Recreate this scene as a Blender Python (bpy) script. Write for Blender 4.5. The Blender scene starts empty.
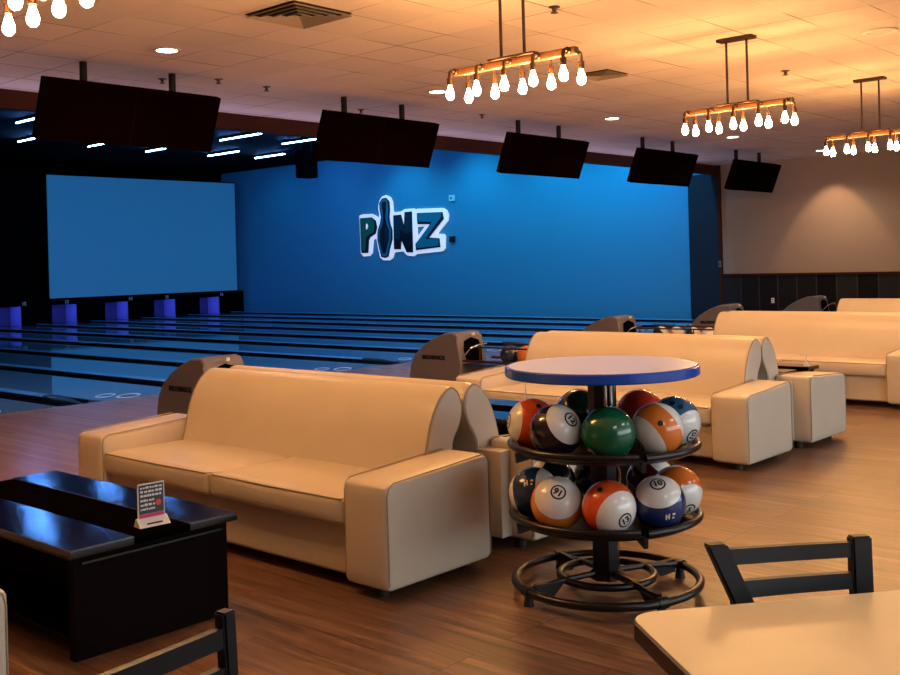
import bpy, bmesh, math, random
from mathutils import Vector, Matrix
random.seed(7)
PI = math.pi
S = bpy.context.scene
COL = S.collection

# ------------------------------------------------------------------ materials
def new_mat(name):
    m = bpy.data.materials.new(name); m.use_nodes = True
    nt = m.node_tree; b = nt.nodes['Principled BSDF']
    return m, nt, b

def mat(name, col, rough=.5, metal=0., spec=.5, noise=0., nscale=20., bump=0., bscale=80., coat=0.):
    m, nt, b = new_mat(name)
    b.inputs['Roughness'].default_value = rough
    b.inputs['Metallic'].default_value = metal
    b.inputs['Specular IOR Level'].default_value = spec
    b.inputs['Coat Weight'].default_value = coat
    b.inputs['Coat Roughness'].default_value = .08
    tc = nt.nodes.new('ShaderNodeTexCoord')
    n = nt.nodes.new('ShaderNodeTexNoise'); n.inputs['Scale'].default_value = nscale; n.inputs['Detail'].default_value = 4
    nt.links.new(tc.outputs['Object'], n.inputs['Vector'])
    mx = nt.nodes.new('ShaderNodeMixRGB'); mx.blend_type = 'MIX'
    mx.inputs[1].default_value = (*[c*(1-noise) for c in col], 1)
    mx.inputs[2].default_value = (*[min(1, c*(1+noise)) for c in col], 1)
    nt.links.new(n.outputs['Fac'], mx.inputs[0]); nt.links.new(mx.outputs[0], b.inputs['Base Color'])
    if bump:
        n2 = nt.nodes.new('ShaderNodeTexNoise'); n2.inputs['Scale'].default_value = bscale; n2.inputs['Detail'].default_value = 5
        nt.links.new(tc.outputs['Object'], n2.inputs['Vector'])
        bp = nt.nodes.new('ShaderNodeBump'); bp.inputs['Strength'].default_value = bump; bp.inputs['Distance'].default_value = .01
        nt.links.new(n2.outputs['Fac'], bp.inputs['Height']); nt.links.new(bp.outputs[0], b.inputs['Normal'])
    return m

def emit(name, col, strength, base=(.8, .8, .8)):
    m, nt, b = new_mat(name)
    b.inputs['Base Color'].default_value = (*base, 1)
    b.inputs['Emission Color'].default_value = (*col, 1)
    b.inputs['Emission Strength'].default_value = strength
    return m

def math_node(nt, op, a, b_=None):
    n = nt.nodes.new('ShaderNodeMath'); n.operation = op
    for i, v in ((0, a), (1, b_)):
        if v is None: continue
        if isinstance(v, (int, float)): n.inputs[i].default_value = v
        else: nt.links.new(v, n.inputs[i])
    return n.outputs[0]

def wood_planks(name, cols, pw, pl, rough, mortar=.002, grain=.35, mcol=(.03, .015, .008), bump=.15, coat=0.):
    """planks running along world Y"""
    m, nt, b = new_mat(name)
    g = nt.nodes.new('ShaderNodeNewGeometry')
    sp = nt.nodes.new('ShaderNodeSeparateXYZ'); nt.links.new(g.outputs['Position'], sp.inputs[0])
    cb = nt.nodes.new('ShaderNodeCombineXYZ')
    nt.links.new(sp.outputs['Y'], cb.inputs[0]); nt.links.new(sp.outputs['X'], cb.inputs[1])
    br = nt.nodes.new('ShaderNodeTexBrick')
    br.inputs['Scale'].default_value = 1; br.inputs['Brick Width'].default_value = pl; br.inputs['Row Height'].default_value = pw
    br.inputs['Mortar Size'].default_value = mortar; br.offset = .37; br.offset_frequency = 3
    br.inputs['Color1'].default_value = (0, 0, 0, 1); br.inputs['Color2'].default_value = (1, 1, 1, 1)
    br.inputs['Mortar'].default_value = (.5, .5, .5, 1)
    nt.links.new(cb.outputs[0], br.inputs['Vector'])
    # grain
    gy = math_node(nt, 'MULTIPLY', sp.outputs['Y'], 1.6); gx = math_node(nt, 'MULTIPLY', sp.outputs['X'], 22.)
    add = math_node(nt, 'MULTIPLY', br.outputs['Color'], 7.)
    gx = math_node(nt, 'ADD', gx, add)
    cb2 = nt.nodes.new('ShaderNodeCombineXYZ'); nt.links.new(gy, cb2.inputs[0]); nt.links.new(gx, cb2.inputs[1])
    nz = nt.nodes.new('ShaderNodeTexNoise'); nz.inputs['Scale'].default_value = 1.; nz.inputs['Detail'].default_value = 7; nz.inputs['Roughness'].default_value = .65
    nz.inputs['Distortion'].default_value = .6
    nt.links.new(cb2.outputs[0], nz.inputs['Vector'])
    f = math_node(nt, 'MULTIPLY', br.outputs['Color'], 1-grain-.25)
    nzs = math_node(nt, 'SUBTRACT', nz.outputs['Fac'], .5)
    nzs = math_node(nt, 'MULTIPLY', nzs, grain*4)
    f = math_node(nt, 'ADD', f, nzs); f = math_node(nt, 'ADD', f, .3)
    rp = nt.nodes.new('ShaderNodeValToRGB')
    e = rp.color_ramp.elements
    e[0].position = 0; e[0].color = (*cols[0], 1); e[1].position = 1; e[1].color = (*cols[2], 1)
    k = e.new(.5); k.color = (*cols[1], 1)
    nt.links.new(f, rp.inputs[0])
    mx = nt.nodes.new('ShaderNodeMixRGB'); nt.links.new(br.outputs['Fac'], mx.inputs[0])
    nt.links.new(rp.outputs[0], mx.inputs[1]); mx.inputs[2].default_value = (*mcol, 1)
    nt.links.new(mx.outputs[0], b.inputs['Base Color'])
    rr = math_node(nt, 'MULTIPLY', nz.outputs['Fac'], .2); rr = math_node(nt, 'ADD', rr, rough-.1)
    nt.links.new(rr, b.inputs['Roughness'])
    bp = nt.nodes.new('ShaderNodeBump'); bp.inputs['Strength'].default_value = bump; bp.inputs['Distance'].default_value = .004
    nt.links.new(nz.outputs['Fac'], bp.inputs['Height']); nt.links.new(bp.outputs[0], b.inputs['Normal'])
    b.inputs['Coat Weight'].default_value = coat
    return m

def ceiling_mat():
    m, nt, b = new_mat('ceiling_tile_panels')
    g = nt.nodes.new('ShaderNodeNewGeometry')
    sp = nt.nodes.new('ShaderNodeSeparateXYZ'); nt.links.new(g.outputs['Position'], sp.inputs[0])
    def line(c, off, w):
        t = math_node(nt, 'SUBTRACT', c, off); t = math_node(nt, 'DIVIDE', t, .6)
        t = math_node(nt, 'FRACT', t); t = math_node(nt, 'SUBTRACT', t, .5); t = math_node(nt, 'ABSOLUTE', t)
        return math_node(nt, 'GREATER_THAN', t, .5-w)
    lx = line(sp.outputs['X'], 4.4, .010); ly = line(sp.outputs['Y'], 3.1, .014)
    l = math_node(nt, 'MAXIMUM', lx, ly)
    # each tile gets a tone of its own
    def cell(c, off):
        t = math_node(nt, 'SUBTRACT', c, off); t = math_node(nt, 'DIVIDE', t, .6); return math_node(nt, 'FLOOR', t)
    cb = nt.nodes.new('ShaderNodeCombineXYZ'); nt.links.new(cell(sp.outputs['X'], 4.4), cb.inputs[0]); nt.links.new(cell(sp.outputs['Y'], 3.1), cb.inputs[1])
    wn = nt.nodes.new('ShaderNodeTexWhiteNoise'); wn.noise_dimensions = '2D'; nt.links.new(cb.outputs[0], wn.inputs['Vector'])
    nz = nt.nodes.new('ShaderNodeTexNoise'); nz.inputs['Scale'].default_value = 60; nz.inputs['Detail'].default_value = 5
    nt.links.new(g.outputs['Position'], nz.inputs['Vector'])
    v = math_node(nt, 'MULTIPLY', wn.outputs['Value'], .10); v2 = math_node(nt, 'MULTIPLY', nz.outputs['Fac'], .14)
    v = math_node(nt, 'ADD', v, v2); v = math_node(nt, 'ADD', v, .80)
    c0 = nt.nodes.new('ShaderNodeMixRGB'); c0.blend_type = 'MULTIPLY'; c0.inputs[0].default_value = 1
    c0.inputs[1].default_value = (.95, .78, .65, 1); nt.links.new(v, c0.inputs[2])
    n3 = nt.nodes.new('ShaderNodeTexNoise'); n3.inputs['Scale'].default_value = 1.1; nt.links.new(g.outputs['Position'], n3.inputs['Vector'])
    rr = nt.nodes.new('ShaderNodeValToRGB'); rr.color_ramp.elements[0].position = .42; rr.color_ramp.elements[0].color = (.12, .12, .12, 1); rr.color_ramp.elements[1].position = .62
    nt.links.new(n3.outputs['Fac'], rr.inputs[0]); l = math_node(nt, 'MULTIPLY', l, rr.outputs[0])
    mx = nt.nodes.new('ShaderNodeMixRGB'); nt.links.new(l, mx.inputs[0]); nt.links.new(c0.outputs[0], mx.inputs[1])
    mx.inputs[2].default_value = (.30, .20, .13, 1)
    nt.links.new(mx.outputs[0], b.inputs['Base Color']); b.inputs['Roughness'].default_value = .9
    # panels sag a little: gentle tilt so that tile edges read
    bp = nt.nodes.new('ShaderNodeBump'); bp.inputs['Strength'].default_value = .25; bp.inputs['Distance'].default_value = .01
    nt.links.new(nz.outputs['Fac'], bp.inputs['Height']); nt.links.new(bp.outputs[0], b.inputs['Normal'])
    return m

def ball_mat(name, band, cap=None, th=.35, cap2=None):
    """band colour round the equator, cap colours over the poles (object space, ball radius 0.108)"""
    m, nt, b = new_mat(name)
    b.inputs['Roughness'].default_value = .18; b.inputs['Coat Weight'].default_value = .4; b.inputs['Coat Roughness'].default_value = .1
    tc = nt.nodes.new('ShaderNodeTexCoord')
    sp = nt.nodes.new('ShaderNodeSeparateXYZ'); nt.links.new(tc.outputs['Object'], sp.inputs[0])
    nz = nt.nodes.new('ShaderNodeTexNoise'); nz.inputs['Scale'].default_value = 30; nz.inputs['Detail'].default_value = 6
    nt.links.new(tc.outputs['Object'], nz.inputs['Vector'])
    if cap is None:
        cm = None; base = (*band, 1)
        mm = nt.nodes.new('ShaderNodeMixRGB'); mm.inputs[1].default_value = (*[c*.75 for c in band], 1); mm.inputs[2].default_value = base
        nt.links.new(nz.outputs['Fac'], mm.inputs[0]); nt.links.new(mm.outputs[0], b.inputs['Base Color'])
        return m
    z = math_node(nt, 'DIVIDE', sp.outputs['Z'], .108)
    top = math_node(nt, 'GREATER_THAN', z, th); bot = math_node(nt, 'LESS_THAN', z, -max(th, .35))
    k = math_node(nt, 'MAXIMUM', top, bot)
    mm = nt.nodes.new('ShaderNodeMixRGB'); mm.inputs[1].default_value = (*band, 1); mm.inputs[2].default_value = (*cap, 1)
    nt.links.new(k, mm.inputs[0])
    m2 = nt.nodes.new('ShaderNodeMixRGB'); m2.blend_type = 'MULTIPLY'; m2.inputs[0].default_value = .12
    nt.links.new(mm.outputs[0], m2.inputs[1]); nt.links.new(nz.outputs['Fac'], m2.inputs[2])
    nt.links.new(m2.outputs[0], b.inputs['Base Color'])
    return m

M = {}
M['leather'] = mat('cream_leather', (.61, .53, .42), .36, noise=.05, nscale=6, bump=.06, bscale=35, spec=.45)
M['seam'] = mat('leather_piping', (.36, .29, .20), .5)
M['black_plastic'] = mat('black_plastic', (.012, .012, .013), .35)
M['rubber'] = mat('dark_foot', (.02, .015, .012), .6)
M['mahogany'] = mat('dark_mahogany', (.005, .0010, .0010), .6, noise=.4, nscale=9, spec=.05)
M['mahogany_top'] = mat('polished_mahogany', (.003, .001, .0014), .125, noise=.4, nscale=9, spec=.5)
M['inset'] = mat('matte_black_inset', (.002, .0012, .0012), .9, spec=0.)
M['black_wood'] = mat('black_painted_wood', (.010, .013, .017), .5, noise=.2, nscale=30)
M['table_laminate'] = mat('tan_laminate', (.82, .65, .36), .35, noise=.10, nscale=7)
M['table_edge'] = mat('dark_table_edge', (.035, .015, .010), .4)
M['white_top'] = mat('white_laminate', (.74, .77, .86), .25, noise=.02)
M['blue_edge'] = mat('blue_vinyl_edge', (.012, .075, .48), .25)
M['rack_black'] = mat('black_powder_coat', (.007, .005, .005), .3, spec=.4)
M['chrome'] = mat('chrome', (.7, .7, .72), .15, metal=1)
M['tv_case'] = mat('screen_casing', (.006, .0015, .0015), .6, spec=0.)
M['tv_panel'] = mat('screen_off_panel', (.0035, .0008, .0008), .4, spec=0.)
M['pole'] = mat('dark_metal_pole', (.008, .004, .004), .6, spec=.2)
M['bronze'] = mat('bronze_pipe', (.075, .035, .018), .38, metal=.7)
M['beam'] = mat('orange_wood_beam', (.13, .050, .012), .5, noise=.25, nscale=18)
M['bulb'] = emit('lit_filament_bulb', (1., .51, .175), 300.)
M['downlight'] = emit('lit_downlight_lens', (1., .84, .62), 14.)
M['white_trim'] = mat('white_trim', (.75, .66, .56), .6)
M['led'] = emit('blue_white_led_tube', (.10, .33, 1.), 170.)
M['hood'] = mat('taupe_hood_plastic', (.165, .145, .15), .45, noise=.08, nscale=15)
M['ink'] = mat('black_lettering', (.006, .006, .007), .5)
M['tray_blue'] = mat('dark_blue_track', (.012, .03, .10), .3)
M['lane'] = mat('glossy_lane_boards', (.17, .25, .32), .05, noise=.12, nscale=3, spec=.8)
M['cap'] = mat('blue_reflection_cap', (.16, .40, .60), .20, spec=.8)  # the blue wall's reflection is painted into the cap's base colour
M['cap_side'] = mat('black_divider_side', (.004, .005, .008), .5, spec=.2)
M['gutter'] = mat('black_gutter', (.006, .007, .010), .5, spec=.2)
M['mark'] = mat('white_lane_inlay', (.85, .85, .9), .3)
M['black'] = mat('matte_black_paint', (.0012, .0012, .0016), .95, spec=.03)
M['deck'] = mat('pin_deck_dark', (.02, .025, .05), .35)
M['pit'] = mat('violet_pit_panel', (.26, .26, .62), .6)
M['curtain'] = mat('dark_blue_pit_curtain', (.05, .055, .20), .7)
M['blue_wall'] = mat('blue_wall_paint', (.055, .29, .44), .75, noise=.03, nscale=2)
M['navy'] = mat('navy_pillar_paint', (.007, .007, .013), .7)
M['tan_wall'] = mat('tan_wall_paint', (.42, .29, .20), .85, noise=.03, nscale=2)
M['header'] = mat('brown_header_paint', (.060, .017, .008), .7, spec=.15)
M['sign_white'] = emit('lit_white_sign_backing', (.82, .80, 1.), .55)
M['sign_black'] = mat('sign_black', (.004, .006, .010), .35)
M['sign_green'] = mat('sign_green', (.008, .16, .085), .4)
M['sign_teal'] = mat('sign_teal', (.012, .20, .26), .4)
M['sign_deep'] = mat('sign_deep_teal', (.004, .030, .050), .4)
M['white_paint'] = mat('white_paint', (.8, .8, .8), .4)
M['number_lit'] = emit('lit_lane_number', (.30, .50, 1.), .10, (.1, .15, .3))
M['card_dark'] = mat('printed_card_dark', (.05, .05, .06), .5)
M['card_white'] = mat('white_card', (.80, .78, .75), .4)
M['card_pink'] = mat('pink_print', (.70, .05, .16), .5)
M['card_red'] = mat('red_print', (.75, .08, .04), .5)
M['vent'] = mat('grey_metal_grille', (.32, .24, .18), .5)
M['vent_dark'] = mat('duct_shadow', (.015, .010, .008), .9)
M['screen'] = None

def wainscot_mat():
    m, nt, b = new_mat('dark_board_wainscot'); b.inputs['Specular IOR Level'].default_value = .15
    g = nt.nodes.new('ShaderNodeNewGeometry'); sp = nt.nodes.new('ShaderNodeSeparateXYZ'); nt.links.new(g.outputs['Position'], sp.inputs[0])
    t = math_node(nt, 'DIVIDE', sp.outputs['Y'], .42); c = math_node(nt, 'FLOOR', t)
    wn = nt.nodes.new('ShaderNodeTexWhiteNoise'); wn.noise_dimensions = '1D'; nt.links.new(c, wn.inputs['W'])
    fr = math_node(nt, 'FRACT', t); ln = math_node(nt, 'LESS_THAN', fr, .06)
    rp = nt.nodes.new('ShaderNodeValToRGB'); e = rp.color_ramp.elements
    e[0].color = (.008, .007, .007, 1); e[1].color = (.030, .026, .026, 1)
    nt.links.new(wn.outputs['Value'], rp.inputs[0])
    mx = nt.nodes.new('ShaderNodeMixRGB'); nt.links.new(ln, mx.inputs[0]); nt.links.new(rp.outputs[0], mx.inputs[1]); mx.inputs[2].default_value = (.05, .045, .05, 1)
    nt.links.new(mx.outputs[0], b.inputs['Base Color']); b.inputs['Roughness'].default_value = .55
    return m
def screen_mat():
    m, nt, b = new_mat('blue_projection_screen')
    b.inputs['Base Color'].default_value = (.05, .17, .32, 1); b.inputs['Roughness'].default_value = .6
    b.inputs['Emission Color'].default_value = (.014, .135, .33, 1); b.inputs['Emission Strength'].default_value = .50
    return m
M['wainscot'] = wainscot_mat(); M['screen'] = screen_mat()
M['floor'] = wood_planks('wood_plank_floor', ((.050, .021, .010), (.175, .088, .046), (.35, .205, .120)), .19, 1.25, .36, grain=.5)
M['approach'] = wood_planks('approach_boards', ((.31, .19, .16), (.38, .245, .215), (.44, .30, .26)), .055, 3.5, .20, mortar=.0006, grain=.12, bump=.03)
M['ceiling'] = ceiling_mat()

# ------------------------------------------------------------------ mesh helper
class MB:
    def __init__(s): s.bm = bmesh.new()
    def _fin(s, verts, rot=None, at=None):
        if rot is not None: bmesh.ops.rotate(s.bm, verts=verts, cent=(0, 0, 0), matrix=rot)
        if at is not None: bmesh.ops.translate(s.bm, verts=verts, vec=at)
    def box(s, x0, x1, y0, y1, z0, z1, bevel=0., seg=3, rot=None, at=None):
        r = bmesh.ops.create_cube(s.bm, size=1.)
        v = r['verts']
        bmesh.ops.scale(s.bm, verts=v, vec=(x1-x0, y1-y0, z1-z0))
        bmesh.ops.translate(s.bm, verts=v, vec=((x0+x1)/2, (y0+y1)/2, (z0+z1)/2))
        if bevel:
            ed = list({e for q in v for e in q.link_edges})
            o = bmesh.ops.bevel(s.bm, geom=ed, offset=bevel, segments=seg, profile=.5, affect='EDGES')
            v = list({q for f in o['faces'] for q in f.verts} | {q for q in v if q.is_valid})
        s._fin(v, rot, at); return s
    def cyl(s, p0, p1, r0, r1=None, seg=16, caps=True):
        p0, p1 = Vector(p0), Vector(p1); r1 = r0 if r1 is None else r1
        d = p1-p0; L = d.length
        q = d.to_track_quat('Z', 'Y').to_matrix().to_4x4(); q.translation = (p0+p1)/2
        bmesh.ops.create_cone(s.bm, cap_ends=caps, segments=seg, radius1=r0, radius2=r1, depth=L, matrix=q); return s
    def sphere(s, c, r, u=24, v=16, sc=(1, 1, 1)):
        mt = Matrix.Translation(c) @ Matrix.Diagonal((*sc, 1))
        bmesh.ops.create_uvsphere(s.bm, u_segments=u, v_segments=v, radius=r, matrix=mt); return s
    def tube(s, pts, r, seg=10, closed=False):
        pts = [Vector(p) for p in pts]; n = len(pts); rings = []
        up = Vector((0, 0, 1)); prev = None
        for i, p in enumerate(pts):
            a = pts[(i-1) % n] if (closed or i > 0) else p; b = pts[(i+1) % n] if (closed or i < n-1) else p
            t = (b-a).normalized()
            if prev is None:
                x = t.cross(up);
                if x.length < .05: x = t.cross(Vector((1, 0, 0)))
            else: x = prev - t*prev.dot(t)
            x.normalize(); prev = x; y = t.cross(x)
            rings.append([s.bm.verts.new(p+(x*math.cos(2*PI*k/seg)+y*math.sin(2*PI*k/seg))*r) for k in range(seg)])
        m = n if closed else n-1
        for i in range(m):
            A, B = rings[i], rings[(i+1) % n]
            for k in range(seg):
                s.bm.faces.new((A[k], A[(k+1) % seg], B[(k+1) % seg], B[k]))
        if not closed:
            s.bm.faces.new(rings[0][::-1]); s.bm.faces.new(rings[-1])
        return s
    def lathe(s, prof, c=(0, 0, 0), seg=32):
        rings = []
        for r, z in prof:
            rings.append([s.bm.verts.new((c[0]+r*math.cos(2*PI*k/seg), c[1]+r*math.sin(2*PI*k/seg), c[2]+z)) for k in range(seg)] if r > 1e-5 else [s.bm.verts.new((c[0], c[1], c[2]+z))])
        for A, B in zip(rings, rings[1:]):
            for k in range(seg):
                j = (k+1) % seg
                if len(A) == 1 and len(B) == 1: continue
                if len(A) == 1: s.bm.faces.new((A[0], B[j], B[k]))
                elif len(B) == 1: s.bm.faces.new((A[k], A[j], B[0]))
                else: s.bm.faces.new((A[k], A[j], B[j], B[k]))
        return s
    def prism(s, poly, ext, holes=()):
        """poly: 3D points of a flat outline; ext: extrusion vector"""
        ext = Vector(ext); loops = [poly]+list(holes); edges = []; allv = []
        for lp in loops:
            v = [s.bm.verts.new(p) for p in lp]; allv += v
            edges += [s.bm.edges.new((v[i], v[(i+1) % len(v)])) for i in range(len(v))]
        r = bmesh.ops.triangle_fill(s.bm, use_beauty=True, edges=edges)
        fs = [f for f in r['geom'] if isinstance(f, bmesh.types.BMFace)]
        o = bmesh.ops.extrude_face_region(s.bm, geom=fs)
        bmesh.ops.translate(s.bm, verts=[g for g in o['geom'] if isinstance(g, bmesh.types.BMVert)], vec=ext)
        return s
    def loft(s, rings, cap=True):
        R = [[s.bm.verts.new(p) for p in r] for r in rings]; n = len(R[0])
        for A, B in zip(R, R[1:]):
            for k in range(n): s.bm.faces.new((A[k], A[(k+1) % n], B[(k+1) % n], B[k]))
        if cap: s.bm.faces.new(R[0][::-1]); s.bm.faces.new(R[-1])
        return s
    def build(s, name, m, parent=None, smooth=True, ang=38, loc=None):
        bm = s.bm
        bmesh.ops.recalc_face_normals(bm, faces=bm.faces[:])
        me = bpy.data.meshes.new(name)
        if smooth:
            for f in bm.faces: f.smooth = True
            for e in bm.edges:
                if len(e.link_faces) == 2 and e.calc_face_angle(0) > math.radians(ang): e.smooth = False
        nor = None
        if smooth:      # area weighted normals, so that big flat faces beside small bevels stay flat
            ca_ = math.cos(math.radians(ang)); bm.normal_update(); nor = []
            for f in bm.faces:
                for v in f.verts:
                    n = Vector()
                    for g in v.link_faces:
                        if g.normal.dot(f.normal) > ca_: n += g.normal*g.calc_area()
                    nor.append(n.normalized() if n.length > 1e-12 else f.normal.copy())
        bm.to_mesh(me); bm.free()
        if nor: me.normals_split_custom_set(nor)
        me.materials.append(m)
        o = bpy.data.objects.new(name, me); COL.objects.link(o)
        if parent is not None: o.parent = parent
        if loc is not None: o.location = loc
        return o

def tag(o, label, cat, group=None):
    o['label'] = label; o['category'] = cat
    if group: o['group'] = group
    return o
def thing(name, label, cat, loc=(0, 0, 0), rz=0., group=None):
    o = bpy.data.objects.new(name, None); COL.objects.link(o); o.empty_display_size = .1
    o.location = loc; o.rotation_euler = (0, 0, rz)
    return tag(o, label, cat, group)
def struct(name, mb, m, smooth=False):
    o = mb.build(name, m, smooth=smooth); o['kind'] = 'structure'; return o
def dup(root, loc=None, rz=None, label=None, group=None):
    kids = {}
    for o in COL.objects:
        if o.parent: kids.setdefault(o.parent, []).append(o)
    def rec(o, par):
        c = o.copy(); COL.objects.link(c)
        if par is not None: c.parent = par
        for k in kids.get(o, []): rec(k, c)
        return c
    r = rec(root, None)
    if loc is not None: r.location = loc
    if rz is not None: r.rotation_euler = (0, 0, rz)
    if label: r['label'] = label
    if group: r['group'] = group
    return r

def text_bm(txt, size, bold=0., depth=0.):
    cu = bpy.data.curves.new('lettering', 'FONT'); cu.body = txt; cu.size = size; cu.align_x = 'CENTER'; cu.align_y = 'CENTER'
    cu.offset = bold; cu.extrude = depth; cu.resolution_u = 3
    o = bpy.data.objects.new('lettering', cu); COL.objects.link(o)
    dg = bpy.context.evaluated_depsgraph_get(); ev = o.evaluated_get(dg); me = ev.to_mesh()
    bm = bmesh.new(); bm.from_mesh(me); ev.to_mesh_clear()
    bpy.data.objects.remove(o); bpy.data.curves.remove(cu)
    return bm
def text_obj(name, txt, size, m, parent, mtx, bold=0., depth=.002):
    mb = MB(); mb.bm.free(); mb.bm = text_bm(txt, size, bold, depth)
    bmesh.ops.transform(mb.bm, matrix=mtx, verts=mb.bm.verts[:])
    return mb.build(name, m, parent, smooth=False)
def frame(origin, xa, za):
    """matrix with local X -> xa, local Z -> za"""
    xa, za = Vector(xa).normalized(), Vector(za).normalized(); ya = za.cross(xa)
    mt = Matrix((xa, ya, za)).transposed().to_4x4(); mt.translation = origin; return mt

# ------------------------------------------------------------------ camera
# X runs across the lanes, away to the right; Y runs down the lanes, away to the left.
H, YAW, ROLL, FPX, CY = 1.42, .8373, -.0271, 1045., 263.6
cam = bpy.data.cameras.new('camera'); co = bpy.data.objects.new('camera', cam); COL.objects.link(co)
fw = Vector((math.sin(YAW), math.cos(YAW), 0)); rt = Vector((math.cos(YAW), -math.sin(YAW), 0)); up = Vector((0, 0, 1))
r2 = rt*math.cos(ROLL)+up*math.sin(ROLL); u2 = up*math.cos(ROLL)-rt*math.sin(ROLL)
mw = Matrix((r2, u2, -fw)).transposed().to_4x4(); mw.translation = (0, 0, H); co.matrix_world = mw
cam.sensor_width = 36; cam.sensor_fit = 'HORIZONTAL'; cam.lens = FPX/900*36; cam.shift_y = (CY-337.5)/900; cam.clip_start = .05
S.camera = co

# ------------------------------------------------------------------ the setting
CZ = 3.42            # lounge ceiling
WX = 21.1            # wall on the far right
FOUL = 10.65; PITY = 28.3
struct('floor', MB().box(-4, WX+.1, -6, 5.75, -.12, 0), M['floor'])
struct('floor_approach', MB().box(-4, WX+.1, 5.75, FOUL, -.12, 0), M['approach'])
struct('floor_lane_bed', MB().box(-4, WX+.1, FOUL, 30, -.22, -.12), M['gutter'])
struct('ceiling', MB().box(-4, WX+.1, -6, 11.0, CZ, CZ+.1), M['ceiling'])
struct('ceiling_lanes', MB().box(-4, WX+.1, 11.15, 30, 4.65, 4.75), M['black'])
struct('trim_1', MB().box(-4, WX, 11.0, 11.15, 3.22, 4.75), M['header'])
struct('wall_right', MB().box(WX, WX+.1, -6, 11.05, 1.03, CZ), M['tan_wall'])
w = MB().box(WX-.02, WX+.1, -6, 11.0, 0, .99); struct('trim_2', w, M['wainscot'])
struct('trim_3', MB().box(WX-.045, WX+.02, -6, 11.0, .99, 1.03), M['header'])
struct('wall_lanes', MB().box(WX, WX+.1, 11.05, 29.3, 0, 4.75), M['blue_wall'])
struct('wall_pillar', MB().box(WX-.05, WX+.02, 11.0, 11.72, 0, 3.25), M['navy'])
struct('trim_4', MB().box(WX-.065, WX+.0, 10.93, 11.0, 0, CZ), M['header'])
struct('wall_far', MB().box(-4, WX+.1, 29.3, 29.4, -.2, 4.75), M['black'])
struct('wall_left', MB().box(-4.1, -4, -6, 30, 0, 4.75), M['tan_wall'])
w = MB()
w.box(-4, WX+.1, -6.1, -6, 0, .8); w.box(-4, WX+.1, -6.1, -6, 2.9, CZ); w.box(-4, 1, -6.1, -6, .8, 2.9); w.box(15, WX+.1, -6.1, -6, .8, 2.9)
struct('wall_near', w, M['tan_wall'])
M['fill_glow'] = emit('window_fill_glow', (.84, .95, 1.), 4.0)
w = MB().box(1, 15, -6.12, -6.08, .8, 2.9); struct('added_window_1', w, M['fill_glow'])  # unseen glowing window, added as cool fill from behind the camera

# pit end: black fascia with an opening at every lane, mask screens above
LC = [6.575+1.65*k for k in range(-1, 9)]           # lane centres
LC = [c for c in LC if c < 20.5]
DV = [5.75+1.65*k for k in range(-1, 10)]           # dividers between the lanes
w = MB()
w.box(-4, WX, PITY-.05, PITY, .55, .72)
xs = sorted([-4]+[v for c in LC for v in (c-.39, c+.39)]+[WX])
for a, b in zip(xs[::2], xs[1::2]):
    w.box(a, b, PITY-.05, PITY+.62, -.12, .55)
struct('trim_5', w, M['black'])
for k, c in enumerate(LC):
    if c < 12.5: continue
    t = thing('pin_pit', ['violet lit pin pit opening below the lane number %d' % (k+7)][0], 'pin pit', (c, PITY, 0), 0, 'violet pin pits at the lane ends')
    MB().box(-.39, .39, .60, .62, 0, .55).build('back_panel', M['curtain'], t, smooth=False)
    MB().box(.365, .39, 0, .60, 0, .55).build('side_panel', M['pit'], t, smooth=False)
    MB().box(-.39, -.365, 0, .60, 0, .55).build('side_panel', M['pit'], t, smooth=False)
    MB().box(-.39, .39, 0, .6, -.12, -.005).build('pit_floor', M['deck'], t, smooth=False)
    li = bpy.data.lights.new('pit_lamp', 'AREA'); li.shape = 'RECTANGLE'; li.size = .2; li.size_y = .35; li.energy = 3.2; li.color = (.10, .16, 1.)
    lo = bpy.data.objects.new('pit_lamp', li); COL.objects.link(lo); lo.location = (c-.29, PITY+.16, .36)
    lo.rotation_euler = (0, math.radians(-90), math.radians(-12))
for c, n in ((13.175, '12'), (14.825, '13'), (16.475, '14'), (18.125, '15'), (19.775, '16')):
    o = text_obj('lane_number', n, .13, M['number_lit'], None, frame((c+(.45 if n not in '13 15' else .06), PITY-.053, .62), (1, 0, 0), (0, -1, 0)), .004, .004)
    tag(o, 'small glowing lane number %s above its pin pit opening' % n, 'lane number', 'lane numbers over the pin pits')
t = thing('mask_screen', 'large blue projection screen over the pin pits', 'screen', (17.58, PITY-.06, .72))
MB().box(-3.22, 3.22, -.06, -.02, .02, 3.52).build('screen_panel', M['screen'], t, smooth=False)
MB().box(-3.26, 3.26, -.02, 0, -.02, 3.56).build('screen_frame', M['black'], t, smooth=False)
t = thing('mask_screen', 'unlit black projection screen at the left photo edge beside the blue one', 'screen', (10.85, PITY-.06, .72))
MB().box(-3.22, 3.22, -.06, -.02, .02, 3.52).build('screen_panel', M['black'], t, smooth=False)
MB().box(-3.26, 3.26, -.02, 0, -.02, 3.56).build('screen_frame', M['black'], t, smooth=False)

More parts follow.
